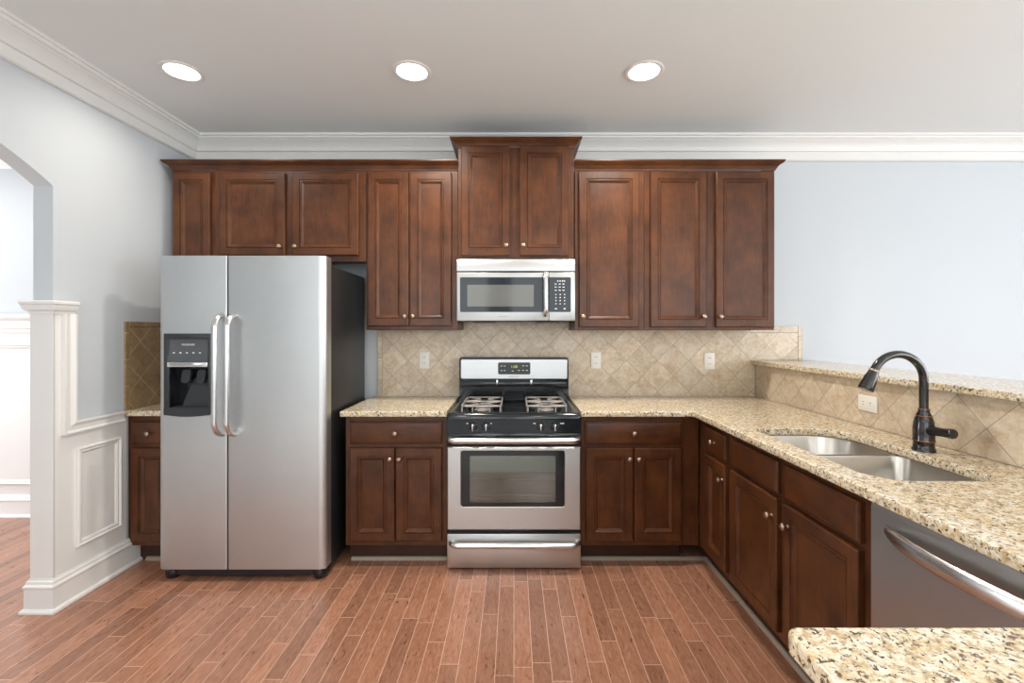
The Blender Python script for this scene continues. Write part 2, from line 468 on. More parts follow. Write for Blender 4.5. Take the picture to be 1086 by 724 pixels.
# L-shaped moulding: upright strip then chair rail
prof = [(0, 0), (.020, .0), (.022, .008), (.014, .016), (.012, .034), (.018, .044), (.024, .050), (.024, .060), (0, .060)]   # (out, across)
def wall_frame(path, prof, x, closed=False):
    """moulding on the left wall; path in (y, z); 'across' is to the left of travel"""
    n = len(path); rr = []
    for i, p in enumerate(path):
        p = Vector(p)
        d0 = (p - Vector(path[i - 1])).normalized() if (i > 0 or closed) else None
        d1 = (Vector(path[(i + 1) % n]) - p).normalized() if (i < n - 1 or closed) else None
        d0 = d0 or d1; d1 = d1 or d0
        n0 = Vector((-d0.y, d0.x)); n1 = Vector((-d1.y, d1.x))
        m = n0 + n1; m = m / max(m.dot(n0), 1e-6)
        rr.append([(x + o, p.x + m.x * q, p.y + m.y * q) for o, q in prof])
    return rr
struct(G().rings(wall_frame([(2.213, z_cap), (2.213, .835), (2.558, .835)], prof, WX + .006)).obj('trim_4', M_TRIM, smooth=30))
pf = [(0, 0), (.012, 0), (.016, .006), (.008, .014), (.010, .022), (.005, .030), (0, .032)]
struct(G().rings(wall_frame([(2.285, .252), (2.541, .252), (2.541, .752), (2.285, .752)], pf, WX + .006, True), closed=True).obj('trim_5', M_TRIM, smooth=30))
capp = [(0, 0), (.010, 0), (.013, .006), (.013, .014), (.024, .020), (.030, .034), (.030, .044), (.036, .050), (.036, .060), (.030, .066), (0, .066)]
capath = [(WX - LT, J1 + .09), (WX - LT, J1), (WX + .004, J1), (WX + .004, 2.275)]
struct(G().sweep(capp, capath, z0=z_cap - .004, side=1).obj('trim_6', M_TRIM, smooth=30))
bp = [(0, 0), (.030, 0), (.030, .010), (.024, .018), (.017, .020), (.017, .112), (.021, .118), (.021, .126), (.014, .134), (.012, .146), (.006, .152), (.005, .158), (0, .158)]
struct(G().sweep(bp, [(WX - LT - .005, J1 + .3), (WX - LT - .005, J1 - .006), (WX + .006, J1 - .006), (WX + .006, 2.664)]).obj('baseboard_left', M_TRIM, smooth=30))
# dining room wainscot on the far wall
g = G().box(-5.98, WX - LT - .002, 3.288, 3.30, 0, 1.40)
struct(g.obj('trim_7', M_DTRIM, smooth=0))
rail = [(0, 0), (.010, 0), (.016, .012), (.016, .030), (.022, .036), (.022, .090), (.034, .102), (.044, .120), (.044, .135), (0, .14)]
struct(G().sweep(rail, [(-5.98, 3.289), (WX - LT - .003, 3.289)], z0=1.33).obj('trim_8', M_DTRIM, smooth=30))
struct(G().sweep(bp, [(-5.98, 3.289), (WX - LT - .003, 3.289)]).obj('baseboard_dining', M_DTRIM, smooth=30))
g = G()
for xa, xb in ((-4.25, -2.85), (-5.85, -4.45)):
    path = [(xa, .235), (xb, .235), (xb, 1.25), (xa, 1.25)]
    rr = []
    for i, p in enumerate(path):
        p = Vector(p); d0 = (p - Vector(path[i - 1])).normalized(); d1 = (Vector(path[(i + 1) % 4]) - p).normalized()
        m = Vector((-d0.y, d0.x)) + Vector((-d1.y, d1.x))
        rr.append([(p.x + m.x * q, 3.289 - o, p.y + m.y * q) for o, q in pf])
    g.rings(rr, closed=True)
struct(g.obj('trim_9', M_DTRIM, smooth=30))

# peninsula half wall
PX = 1.69
struct(G().box(PX, 1.84, 0.0, WY, 0, 1.112).obj('wall_peninsula', M_WALL, smooth=0))
# shoe strips at the foot of the cabinets
shoe = [(0, 0), (.014, 0), (.013, .010), (.008, .017), (0, .020)]
struct(G().sweep(shoe, [(1.131, .70), (1.131, 2.667), (.39, 2.667)], side=-1).obj('trim_10', M_SHOE, smooth=30))
struct(G().sweep(shoe, [(-.955, 2.667), (-.39, 2.667)]).obj('trim_11', M_SHOE, smooth=30))
struct(G().sweep(shoe, [(WX + .06, 2.667), (-1.95, 2.667)]).obj('trim_12', M_SHOE, smooth=30))

# ------------------------------------------------------------------ cabinets (local frame: x along the front, y into the cabinet, front of face frame at y = 0)
DT = 0.022
def door(parent, x0, x1, z0, z1, knob=None, fr=0.050, name='door'):
    prof = [(0, 0), (0, -DT + .006), (.001, -DT + .003), (.005, -DT), (fr - .006, -DT), (fr - .005, -DT + .0045), (fr - .002, -DT + .0045), (fr, -DT + .001),
            (fr + .004, -DT + .0005), (fr + .006, -DT + .004), (fr + .009, -DT + .0045), (fr + .019, -DT + .0125), (fr + .023, -DT + .0125), (fr + .023, 0)]
    rr = [[(x0 + i, y, z0 + i), (x1 - i, y, z0 + i), (x1 - i, y, z1 - i), (x0 + i, y, z1 - i)] for i, y in prof]
    d = G().rings(rr, closed=True).obj(name, M_WOOD, parent, smooth=25)
    q = fr + .0235
    G().box(x0 + q, x1 - q, -DT + .0132, -.001, z0 + q, z1 - q).obj('panel', M_WOOD, d, smooth=0)
    if knob: add_knob(d, *knob)
    return d
def drawer(parent, x0, x1, z0, z1, knob=True, name='drawer'):
    prof = [(0, 0), (0, -DT + .008), (.002, -DT + .005), (.006, -DT + .004), (.009, -DT + .001), (.012, -DT)]
    rr = [[(x0 + i, y, z0 + i), (x1 - i, y, z0 + i), (x1 - i, y, z1 - i), (x0 + i, y, z1 - i)] for i, y in prof]
    d = G().rings(rr).obj(name, M_WOODH, parent, smooth=25)
    if knob: add_knob(d, (x0 + x1) / 2, (z0 + z1) / 2)
    return d
def add_knob(parent, x, z):
    M = Matrix.Translation((x, -DT, z)) @ Matrix.Rotation(R(90), 4, 'X')
    G().lathe([(0, 0), (.0075, 0), (.006, .004), (.0050, .010), (.008, .014), (.0135, .018), (.0145, .022), (.012, .0265), (.006, .0285), (0, .029)], 18, M).obj('knob', M_NICKEL, parent, smooth=60)

def base_cab(name, label, loc, rz, wdt, depth, doors, drawers, group='dark wood base cabinets', open_top=False, toe=True, fill=None):
    t = thing(name, label, 'cabinet', loc, rz, group)
    if open_top:
        g = G()
        g.box(0, .018, 0.002, depth, .115, .858).box(wdt - .018, wdt, 0.002, depth, .115, .858)
        g.box(.018, wdt - .018, depth - .012, depth, .115, .858).box(.018, wdt - .018, .002, depth - .012, .115, .133)
        g.box(.018, wdt - .018, 0, .020, .68, .70).box(.018, wdt - .018, 0, .02, .826, .858).box(.018, wdt - .018, 0, .02, .115, .15)
        for za, zb in ((.15, .68), (.70, .826)):
            g.box(wdt / 2 - .05, wdt / 2 + .03, 0, .02, za, zb).box(wdt - .06, wdt - .018, 0, .02, za, zb).box(.018, .04, 0, .02, za, zb)
        g.box(0, .018, 0, .002, .115, .858).box(wdt - .018, wdt, 0, .002, .115, .858)
        g.obj('body', M_WOOD, t, smooth=0)
    else:
        G().box(0, wdt, 0, depth, .115, .858, .0015, 1).obj('body', M_WOOD, t, smooth=0)
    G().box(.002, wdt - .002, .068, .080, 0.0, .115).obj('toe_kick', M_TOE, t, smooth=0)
    for d in doors: door(t, *d)
    for d in drawers: drawer(t, *d)
    if fill: G().box(fill[0], fill[1], 0, .02, .115, .858, .001, 1).obj('filler_strip', M_WOOD, t, smooth=0)
    return t
FY = 2.60
ZD0, ZD1, ZW0, ZW1 = .147, .678, .700, .827
base_cab('base_cabinet', 'narrow dark base cabinet squeezed between white wainscot and left side of refrigerator', (WX + .005, FY, 0), 0, .272, .555,
         [(.030, .250, ZD0, ZD1, None)], [(.030, .250, ZW0, ZW1, True)])
x = -.966
base_cab('base_cabinet', 'two-door dark wood base cabinet between refrigerator and stove', (x, FY, 0), 0, .583, .555,
         [(-.938 - x, -.681 - x, ZD0, ZD1, (-.704 - x, .618)), (-.674 - x, -.411 - x, ZD0, ZD1, (-.652 - x, .618))],
         [(-.937 - x, -.412 - x, ZW0, ZW1, True)])
x = .385
base_cab('base_cabinet', 'two-door dark wood base cabinet right of stove, meeting the peninsula in the corner', (x, FY, 0), 0, .590, .555,
         [(.410 - x, .680 - x, ZD0, ZD1, (.657 - x, .618)), (.687 - x, .956 - x, ZD0, ZD1, (.710 - x, .618))],
         [(.409 - x, .957 - x, ZW0, ZW1, True)], fill=(.591, .676))
FX = 1.065
y0 = 2.598
base_cab('base_cabinet', 'narrowest peninsula cabinet, one drawer over one slim door, next to inside corner', (FX, y0, 0), R(-90), .392, .60,
         [(y0 - 2.48, y0 - 2.24, ZD0, ZD1, (y0 - 2.268, .60))], [(y0 - 2.48, y0 - 2.24, ZW0, ZW1, True)])
y0 = 2.205
sb = base_cab('sink_base_cabinet', 'wide peninsula cabinet below the sink with two doors and two blank drawer fronts', (FX, y0, 0), R(-90), .875, .60,
         [(y0 - 2.184, y0 - 1.80, ZD0, ZD1, (y0 - 1.832, .60)), (y0 - 1.756, y0 - 1.374, ZD0, ZD1, (y0 - 1.724, .60))], [], open_top=True)
drawer(sb, y0 - 2.182, y0 - 1.80, ZW0, ZW1, False, 'drawer_front')
drawer(sb, y0 - 1.752, y0 - 1.372, ZW0, ZW1, False, 'drawer_front')
base_cab('base_cabinet', 'dark base cabinet carrying the foreground granite counter', (1.04, .66, 0), R(180), .59, .50, [(.03, .28, ZD0, ZD1, None), (.31, .56, ZD0, ZD1, None)], [(.03, .56, ZW0, ZW1, True)])

UY = 2.855
def wall_cab(name, label, x0, x1, z0, z1, doors, fy=UY, group='stained wood wall cabinets', under=False):
    t = thing(name, label, 'cabinet', (x0, fy, z0), 0, group)
    wd, h = x1 - x0, z1 - z0
    g = G()
    dp = WY - .002 - fy
    if under:
        # hollow underside: frame of the carcass with a recessed bottom
        g.box(0, wd, 0, .02, 0, h).box(0, .018, .02, dp, 0, h).box(wd - .018, wd, .02, dp, 0, h).box(.018, wd - .018, .02, dp, .03, h)
    else:
        g.box(0, wd, 0, dp, 0, h, .0015, 1)
    g.obj('body', M_WOOD, t, smooth=0)
    for (a, b, c, d, kn) in doors:
        door(t, a - x0, b - x0, c - z0, d - z0, (kn[0] - x0, kn[1] - z0) if kn else None)
    return t
ZU0, ZU1 = 1.352, 2.356
wall_cab('wall_cabinet', 'slim single-door wall cabinet at far left, beside blue wall above refrigerator corner', -2.150, -1.885, ZU0, ZU1, [(-2.137, -1.905, 1.377, 2.337, None)])
wall_cab('wall_cabinet', 'short two-door wall cabinet directly above the refrigerator', -1.884, -.932, 1.785, ZU1,
         [(-1.847, -1.436, 1.820, 2.337, (-1.462, 1.872)), (-1.389, -.975, 1.820, 2.337, (-1.366, 1.872))], under=True)
wall_cab('wall_cabinet', 'tall two-door wall cabinet between refrigerator cabinet and microwave', -.931, -.353, ZU0, ZU1,
         [(-.916, -.660, 1.377, 2.340, (-.682, 1.436)), (-.652, -.392, 1.377, 2.340, (-.630, 1.436))])
wall_cab('wall_cabinet', 'raised two-door wall cabinet directly above the microwave, topmost of the row', -.351, .377, 1.800, 2.512,
         [(-.328, -.026, 1.816, 2.500, (-.048, 1.876)), (.036, .341, 1.816, 2.500, (.058, 1.876))], fy=2.84)
wall_cab('wall_cabinet', 'single wide-door wall cabinet just right of microwave, knob at lower left', .384, .821, ZU0, ZU1,
         [(.409, .786, 1.370, 2.345, (.430, 1.436))])
wall_cab('wall_cabinet', 'two-door wall cabinet at right end of the row beside bare blue wall', .822, 1.642, ZU0, ZU1,
         [(.856, 1.208, 1.370, 2.345, (1.186, 1.436)), (1.267, 1.633, 1.370, 2.345, (1.290, 1.436))])
ccp = [(0, 0), (.006, 0), (.008, .008), (.012, .012), (.016, .022), (.026, .032), (.038, .038), (.042, .043), (.046, .047), (.046, .055), (0, .055)]
def cab_crown(label, path, z):
    x0, y0 = path[1]
    o = G().sweep(ccp, [(p[0] - x0, p[1] - y0) for p in path]).obj('cabinet_crown', M_WOODH, smooth=30)
    o.location = (x0, y0, z)
    tag(o, label, 'moulding', 'crown mouldings on the wall cabinets')
cab_crown('long stained wood crown moulding on the wall cabinets left of the raised cabinet', [(-2.150, WY - .03), (-2.150, UY), (-.3535, UY)], ZU1 + .0005)
cab_crown('stained wood crown moulding on the raised cabinet over the microwave, close to ceiling', [(-.351, WY - .03), (-.351, 2.84), (.377, 2.84), (.377, WY - .03)], 2.4925)
cab_crown('stained wood crown moulding on the wall cabinets right of the raised cabinet', [(.380, UY), (1.642, UY), (1.642, WY - .03)], ZU1 + .0005)

# ------------------------------------------------------------------ granite worktops
CT0, CT1 = .860, .892
CF = 2.556
tag(slab('worktop', [(WX + .001, CF + .02), (-1.945, CF + .02), (-1.945, WY - .002), (WX + .001, WY - .002)], [], CT0, CT1, M_GRANITE),
    'small granite worktop between wainscoted wall and refrigerator', 'countertop', 'speckled granite worktops')
tag(slab('worktop', [(-.982, CF), (-.381, CF), (-.381, WY - .002), (-.982, WY - .002)], [], CT0, CT1, M_GRANITE),
    'granite worktop between refrigerator and stove', 'countertop', 'speckled granite worktops')
hole = rrect(1.112, 1.500, 1.372, 2.107, [.10, .085, .15, .05], 10)
LX = 1.015
outer = [(.381, CF), (LX - .01, CF), (LX, CF - .01), (LX, .6965), (1.679, .6965), (1.679, WY - .002), (.381, WY - .002)]
tag(slab('worktop', outer, [hole[::-1]], CT0, CT1, M_GRANITE),
    'L-shaped granite worktop right of stove, running along peninsula around the sink', 'countertop', 'speckled granite worktops')
near = rrect(.412, 1.679, .12, .6955, [.02, .02, .003, .022])
tag(slab('worktop', near, [], CT0, CT1, M_GRANITE), 'granite worktop corner in the foreground at bottom right', 'countertop', 'speckled granite worktops')
tag(slab('bar_top', [(1.650, .02), (2.08, .02), (2.08, WY - .002), (1.650, WY - .002)], [], 1.113, 1.142, M_GRANITE),
    'raised granite bar ledge along the peninsula above the tiled half wall', 'countertop')

# ------------------------------------------------------------------ tile backsplashes
t = thing('tile_backsplash', 'diagonal beige tile backsplash on the back wall behind the stove', 'backsplash', (0, WY, CT1), 0, 'beige tile backsplashes')
TZ = 1.378 - CT1
poly = [(-.948, 0.001), (1.677, 0.001), (1.677, .252), (2.008, .252), (2.008, TZ), (-.948, TZ)]
G().prism([(-.916, .001), (1.677, .001), (1.677, .252), (1.976, .252), (1.976, 1.334 - CT1), (1.644, 1.334 - CT1), (1.644, 1.350 - CT1), (.379, 1.350 - CT1), (.379, 1.402 - CT1), (-.351, 1.402 - CT1), (-.351, 1.350 - CT1), (-.916, 1.350 - CT1)], 1, -.010, -.001).obj('tile_field', M_TILE, t, smooth=0)
G().box(-.948, -.918, -.011, -.001, .001, 1.350 - CT1, .001, 1).obj('border_tile', M_TILEB, t, smooth=0)
g = G().box(1.978, 2.008, -.011, -.001, .252, TZ, .001, 1).box(1.646, 1.976, -.011, -.001, 1.336 - CT1, TZ, .001, 1)
g.obj('border_tile', M_TILEB, t, smooth=0)
t = thing('tile_backsplash', 'beige diagonal tile facing of the peninsula half wall behind the faucet', 'backsplash', (PX, 1.58, CT1), 0, 'beige tile backsplashes')
G().box(-.0095, -.0005, -.88, 1.567, .0005, 1.112 - CT1).obj('tile_field', M_TILEP, t, smooth=0)
t = thing('tile_backsplash', 'small tile backsplash, shade painted in as brown, on side wall left of refrigerator', 'backsplash', (WX, 2.575, CT1), 0, 'beige tile backsplashes')
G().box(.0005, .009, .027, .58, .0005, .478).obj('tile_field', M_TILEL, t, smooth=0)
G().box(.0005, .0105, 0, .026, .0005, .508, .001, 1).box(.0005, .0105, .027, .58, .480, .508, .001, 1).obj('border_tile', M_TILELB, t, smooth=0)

# ------------------------------------------------------------------ outlets
def outlet(label, loc, rz, horiz=False):
    t = thing('wall_outlet', label, 'outlet', loc, rz, 'wall outlets')
    w_, h_ = (.114, .074) if horiz else (.070, .114)
    G().box(-w_ / 2, w_ / 2, -.006, 0, -h_ / 2, h_ / 2, .0025).obj('cover_plate', M_PLASTIC, t)
    for s in (-1, 1):
        cx, cz = (s * .021, 0) if horiz else (0, s * .021)
        p = [(cx + a, cz + b) for a, b in rrect(-.016, .016, -.014, .014, .007, 4)]
        f = G().prism(p, 1, -.0082, -.005).obj('socket', M_PLASTIC, t, smooth=0)
        g = G()
        for q in (-.006, .006):
            if horiz: g.box(cx - .004, cx + .005, -.0088, -.008, cz + q - .0013, cz + q + .0013)
            else: g.box(cx + q - .0013, cx + q + .0013, -.0088, -.008, cz - .003, cz + .006)
        g.obj('slot', M_SLOT, f, smooth=0)
TY = WY - .0105
outlet('ivory double outlet on tile between refrigerator and stove', (-.624, TY, 1.142), 0)
outlet('ivory double outlet on tile just right of stove', (.571, TY, 1.142), 0)
outlet('ivory double outlet on back tile near the peninsula corner', (1.360, TY, 1.137), 0)
outlet('ivory outlet lying sideways on peninsula tile behind faucet', (PX - .0100, 2.145, 1.002), R(-90), True)

# ------------------------------------------------------------------ refrigerator
fx0, fx1, fs0, fs1 = -1.9135, -1.0125, -1.5415, -1.534
FD, FB = 2.430, 2.508
t = thing('refrigerator', 'stainless side-by-side refrigerator with black sides and door ice dispenser', 'refrigerator', (-1.463, FD, 0), 0)
ox, oy = 1.463, -FD
def fl(p): return (p[0] + ox, p[1] + oy, p[2])
G().box(fx0 + .006 + ox, fx1 - .006 + ox, FB + .006 + oy, 3.09 + oy, .03, 1.71, .004).obj('body', M_BLACKTEX, t)
def yfront(x, x0, x1, ro, side):
    """front of a door; rounded over radius ro on the outer edge (side -1 left, 1 right), small elsewhere"""
    y = FD
    rl, rr = (ro, .006) if side < 0 else (.006, ro)
    if x < x0 + rl: q = (x0 + rl - x) / rl; y += rl * .7 * (1 - math.sqrt(max(0, 1 - q * q)))
    if x > x1 - rr: q = (x - x1 + rr) / rr; y += rr * .7 * (1 - math.sqrt(max(0, 1 - q * q)))
    return y
def doorprism(g, xa, xb, z0, z1, x0, x1, side):
    xs = sorted(set([xa, xb] + [x0 + .006 * (1 - cos(pi / 2 * k / 4)) for k in range(5)] + [x1 - .006 * (1 - cos(pi / 2 * k / 4)) for k in range(5)]
                    + [(x0 + .04 * (1 - cos(pi / 2 * k / 8))) if side < 0 else (x1 - .04 * (1 - cos(pi / 2 * k / 8))) for k in range(9)]))
    xs = [x for x in xs if xa - 1e-9 <= x <= xb + 1e-9]
    p = [(x + ox, yfront(x, x0, x1, .04, side) + oy) for x in xs] + [(xb + ox, FB + oy), (xa + ox, FB + oy)]
    g.prism(p, 2, z0, z1)
dz0, dz1 = .066, 1.750
bx0, bx1, bz0, bz1 = -1.872, -1.630, .902, 1.328      # dispenser opening
g = G()
doorprism(g, fx0, fs0, dz0, bz0, fx0, fs0, -1); doorprism(g, fx0, fs0, bz1, dz1, fx0, fs0, -1)
doorprism(g, fx0, bx0, bz0, bz1, fx0, fs0, -1); doorprism(g, bx1, fs0, bz0, bz1, fx0, fs0, -1)
ld = g.obj('door', M_STEELV, t, smooth=35)
g = G(); doorprism(g, fs1, fx1, dz0, dz1, fs1, fx1, 1)
rd = g.obj('door', M_STEELV, t, smooth=35)
# dispenser
zb = bz0 - .006
p = [(bx0 - .003 + ox, bz1 + .003), (bx0 - .003 + ox, zb)] + [(bx0 + (bx1 - bx0) * k / 8 + ox, zb - .010 * sin(pi * k / 8)) for k in range(1, 8)] + [(bx1 + .003 + ox, zb), (bx1 + .003 + ox, bz1 + .003)]
cx0, cx1, cz0, cz1 = bx0 + .026, bx1 - .008, .935, 1.152
bez = G()
bez.box(bx0 - .003 + ox, bx1 + .003 + ox, -.008, .004, 1.302, bz1 + .004, .002).box(bx0 - .003 + ox, cx0 + ox, -.008, .004, cz0 - .004, 1.303, .002)
bez.box(cx1 + ox, bx1 + .003 + ox, -.008, .004, cz0 - .004, 1.303, .002)
lo = [(bx0 - .003 + ox, cz0), (bx0 - .003 + ox, zb)] + [(bx0 + (bx1 - bx0) * k / 8 + ox, zb - .010 * sin(pi * k / 8)) for k in range(1, 8)] + [(bx1 + .003 + ox, zb), (bx1 + .003 + ox, cz0)]
bez.prism(lo[::-1], 1, -.008, .004)
bz = bez.obj('ice_dispenser', M_DARK, t)
# lining of the recess
g = G()
g.box(cx0 + ox, cx1 + ox, .066, .070, cz0, cz1).box(cx0 + ox - .003, cx0 + ox, .003, .07, cz0, cz1).box(cx1 + ox, cx1 + ox + .003, .003, .07, cz0, cz1)
g.box(cx0 + ox, cx1 + ox, .003, .07, cz1, cz1 + .004).box(cx0 + ox, cx1 + ox, .003, .07, cz0 - .004, cz0)
g.obj('dispenser_recess', M_BLACK, bz, smooth=0)
cp = G().prism([(-.010, 1.180), (.002, 1.180), (.002, 1.302), (-.002, 1.302)], 0, cx0 - .008 + ox, cx1 + ox).obj('control_panel', M_PANELGREY, bz, smooth=0)
G().box(cx0 - .008 + ox, cx1 + ox, -.012, .004, 1.153, 1.179, .003).obj('trim_bar', M_CHROME, bz)
tilt = Matrix.Rotation(-math.atan2(.008, .122), 4, 'X')
lettering('badge', 'FRIGIDAIRE', .014, (-1.745 + ox, -.0048, 1.272), tilt @ FACE, M_MARK, bz)
for k in range(5): G().box(-1.825 + .035 * k + ox, -1.815 + .035 * k + ox, -.0085, -.005, 1.226, 1.232).obj('button', M_MARK, bz, smooth=0)
for px_ in (-1.778, -1.696):
    M = Matrix.Translation((px_ + ox, .032, 1.098)) @ Matrix.Rotation(R(-14), 4, 'X')
    pp = rrect(-.023, .023, -.036, .036, .014, 5)
    g = G().rings([[M @ Vector((a, -.010, b)) for a, b in pp], [M @ Vector((a, .006, b)) for a, b in pp]])
    g.obj('paddle', M_DARK, bz)
# sloped back plate and drip tray
g = G().rings([[(-1.800 + ox, .030, .938), (-1.655 + ox, .030, .938), (-1.655 + ox, .026, .938), (-1.800 + ox, .026, .938)],
               [(-1.760 + ox, .062, 1.085), (-1.655 + ox, .062, 1.085), (-1.655 + ox, .058, 1.085), (-1.760 + ox, .058, 1.085)]])
g.obj('back_plate', M_DARK, bz, smooth=0)
G().box(cx0 + .004 + ox, cx1 - .004 + ox, .002, .062, cz0, cz0 + .006, .002).obj('drip_tray', M_DARK, bz)
def fridge_handle(x, parent):
    z0, z1, yo = .788, 1.432, -.066
    pts = [(x, .004, z1)]
    for k in range(1, 9):
        a = pi / 2 * k / 8
        pts.append((x, yo * sin(a) ** 1.1, z1 - .075 * (1 - cos(a)) - .004))
    low = [(x, .004, z0)]
    for k in range(1, 9):
        a = pi / 2 * k / 8
        low.append((x, yo * sin(a) ** 1.1, z0 + .075 * (1 - cos(a)) + .004))
    G().tube(pts + low[::-1], .0155, 14, 0.8).obj('handle', M_HANDLE, parent, smooth=60)
fridge_handle(-1.566 + ox, ld); fridge_handle(-1.502 + ox, rd)
# toe grille, rollers and hinge caps
g = G().prism([(fx0 + .05 + ox, .050)] + [(fx0 + .05 + (fx1 - fx0 - .1) * k / 10 + ox, .022 - .010 * sin(pi * k / 10)) for k in range(11)] + [(fx1 - .05 + ox, .050), (fx1 - .05 + ox, .062), (fx0 + .05 + ox, .062)], 1, .035, .075)
g.box(fx0 + .01 + ox, fx1 - .01 + ox, .075, .12, .014, .062)
g.obj('toe_grille', M_BLACKTEX, t, smooth=0)
for xx in (fx0 + .048, fx1 - .048):
    G().lathe([(.0, .0), (.026, .0), (.038, .010), (.040, .040), (.034, .052), (.034, .060)], 20, Matrix.Translation((xx + ox, .055, 0.0))).obj('foot_cover', M_BLACK, t, smooth=50)
for xx in (fx0 + .05, fx1 - .05): G().box(xx - .028 + ox, xx + .028 + ox, .085, .15, 1.7095, 1.742, .006).obj('hinge_cap', M_DARK, t)
g = G().tube([(x_ + ox, .02, .0635) for x_ in (fx1 - .07, fx1 - .05, fx1 - .02, fx1 - .004)], .004, 8)
g.obj('hinge_bracket', M_CHROME, t)

# ------------------------------------------------------------------ gas range
RY = 2.545
t = thing('gas_range', 'stainless gas stove with black cooktop, grey grates and clock backguard', 'stove', (0, RY, 0), 0)
G().box(-.374, .374, .062, .585, .03, .868, .003).obj('body', M_BLACK, t)
for sx in (-.33, .33):
    for sy in (.09, .50): G().lathe([(0, 0), (.018, 0), (.018, .02), (.012, .034), (0, .034)], 14, Matrix.Translation((sx, sy, 0))).obj('foot', M_DARK, t)
# storage drawer
d = G().box(-.376, .376, 0, .058, .012, .205, .006).obj('drawer', M_STEEL, t)
def bow_handle(parent, z, x0, x1, out, r, drop=.0):
    pts = []
    for k in range(10):
        a = pi / 2 * k / 9
        pts.append((x0 + .045 * (1 - cos(a)), .004 - out * sin(a), z))
    right = [(x1 - .045 * (1 - cos(pi / 2 * k / 9)), .004 - out * sin(pi / 2 * k / 9), z) for k in range(10)]
    G().tube(pts + right[::-1], r, 14).obj('handle', M_HANDLE, parent, smooth=60)
bow_handle(d, .158, -.352, .360, .048, .0165)
# oven door: steel ring round the window
o_out = rrect(-.376, .376, .226, .693, .006, 3); o_in = rrect(-.297, .285, .357, .671, .012, 3)
rr = []
for pts, y in ((o_out, .050), (o_out, .006), (rrect(-.370, .370, .232, .687, .004, 3), 0), (rrect(-.301, .289, .353, .675, .014, 3), 0), (o_in, .004), (o_in, .050)):
    rr.append([(a, y, b) for a, b in pts])
od = G().rings(rr, closed=True).obj('oven_door', M_STEEL, t, smooth=30)
w_in = rrect(-.249, .235, .380, .643, .010, 3)
rr = [[(a, y, b) for a, b in pts] for pts, y in ((o_in, .044), (o_in, .003), (w_in, .003), (w_in, .044))]
G().rings(rr, closed=True).obj('window_border', M_BLACK, od, smooth=20)
G().prism(w_in, 1, .005, .009).obj('window_glass', M_GLASS, od, smooth=0)
G().box(-.296, .284, .0445, .049, .358, .670).obj('oven_lining', M_CAVITY, od, smooth=0)
g = G()
for zz in (.415, .505):
    g.tube([(-.245, .022, zz), (.231, .022, zz)], .0022, 6)
for k in range(22): g.tube([(-.238 + k * .0222, .030, .507), (-.238 + k * .0222, .040, .509)], .0011, 5)
g.obj('oven_rack', M_CHROME, od)
bow_handle(od, .742, -.366, .366, .060, .018)
G().box(-.376, .376, .012, .060, .697, .768, .003).obj('vent_strip', M_BLACK, t)
# knob panel
kp = G().prism([(.004, .770), (.055, .770), (.055, .846), (-.004 + .014, .846)], 0, -.376, .376).obj('knob_panel', M_BLACK, t, smooth=0)
for i, kx in enumerate((-.230, -.155, .151, .231)):
    M = Matrix.Translation((kx, .006, .808)) @ Matrix.Rotation(R(86), 4, 'X')
    kn = G().lathe([(.0, -.002), (.024, -.002), (.024, .003), (.019, .006), (.0165, .022), (.013, .026), (0, .027)], 20, M).obj('knob', M_DARK, t, smooth=50)
    G().box(kx - .0035, kx + .0035, -.034, -.012, .789, .828, .002).obj('knob_grip', M_CHROME, kn)
for kx, wd in ((-.262, .012), (-.128, .006), (.115, .014), (.272, .022)):
    G().box(kx - wd / 2, kx + wd / 2, .0052, .008, .822, .828).obj('printed_mark', M_MARK, kp, smooth=0)
# cooktop: shallow pan with raised rim
o1 = rrect(-.379, .379, -.012, .500, .018, 4); o2 = rrect(-.368, .368, .000, .492, .014, 4); o3 = rrect(-.335, .335, .040, .478, .03, 4); o4 = rrect(-.325, .325, .052, .470, .03, 4)
rr = [[(a, y, z) for a, y in pts] for pts, z in ((o1, .850), (o1, .872), (o2, .884), (o3, .884), (o4, .874))]
G().rings(rr).obj('cooktop', M_BLACK, t, smooth=50)
def grate(parent, cx):
    g = G(); x0, x1, ya, yb, zt = cx - .115, cx + .115, .078, .440, .909
    ym = (ya + yb) / 2
    loop = [(a, b, zt) for a, b in rrect(x0, x1, ya, yb, .035, 5)]
    g.tube(loop, .0050, 8, closed=True)
    g.tube([(x0, ym, zt), (x1, ym, zt)], .0048, 8)
    for yc in ((ya + ym) / 2, (ym + yb) / 2):
        h = (yb - ya) / 4
        for sx in (-1, 1):
            for sy in (-1, 1): g.tube([(cx + sx * .108, yc + sy * (h - .006), zt), (cx + sx * .034, yc + sy * .030, zt), (cx + sx * .024, yc + sy * .020, zt - .004)], .0050, 8)
    for lx in (x0 + .004, cx - .05, cx + .05, x1 - .004):
        for ly in (ya + .004, yb - .004): g.tube([(lx, ly, zt), (lx, ly - (.004 if ly < .2 else -.004), .8765)], .0045, 8)
    for lx in (x0 + .002, x1 - .002): g.tube([(lx, ym, zt), (lx, ym, .8765)], .0045, 8)
    gr = g.obj('burner_grate', M_CAST, parent, smooth=60)
    for yc in ((ya + ym) / 2, (ym + yb) / 2):
        b = G().lathe([(0, 0), (.048, 0), (.046, .004), (.036, .006), (.034, .016), (.030, .018), (0, .018)], 24, Matrix.Translation((cx, yc, .8745))).obj('burner', M_CAST, parent, smooth=40)
        G().lathe([(0, 0), (.030, 0), (.032, .004), (.028, .009), (0, .010)], 24, Matrix.Translation((cx, yc, .893))).obj('burner_cap', M_DARK, b, smooth=40)
grate(t, -.190); grate(t, .192)
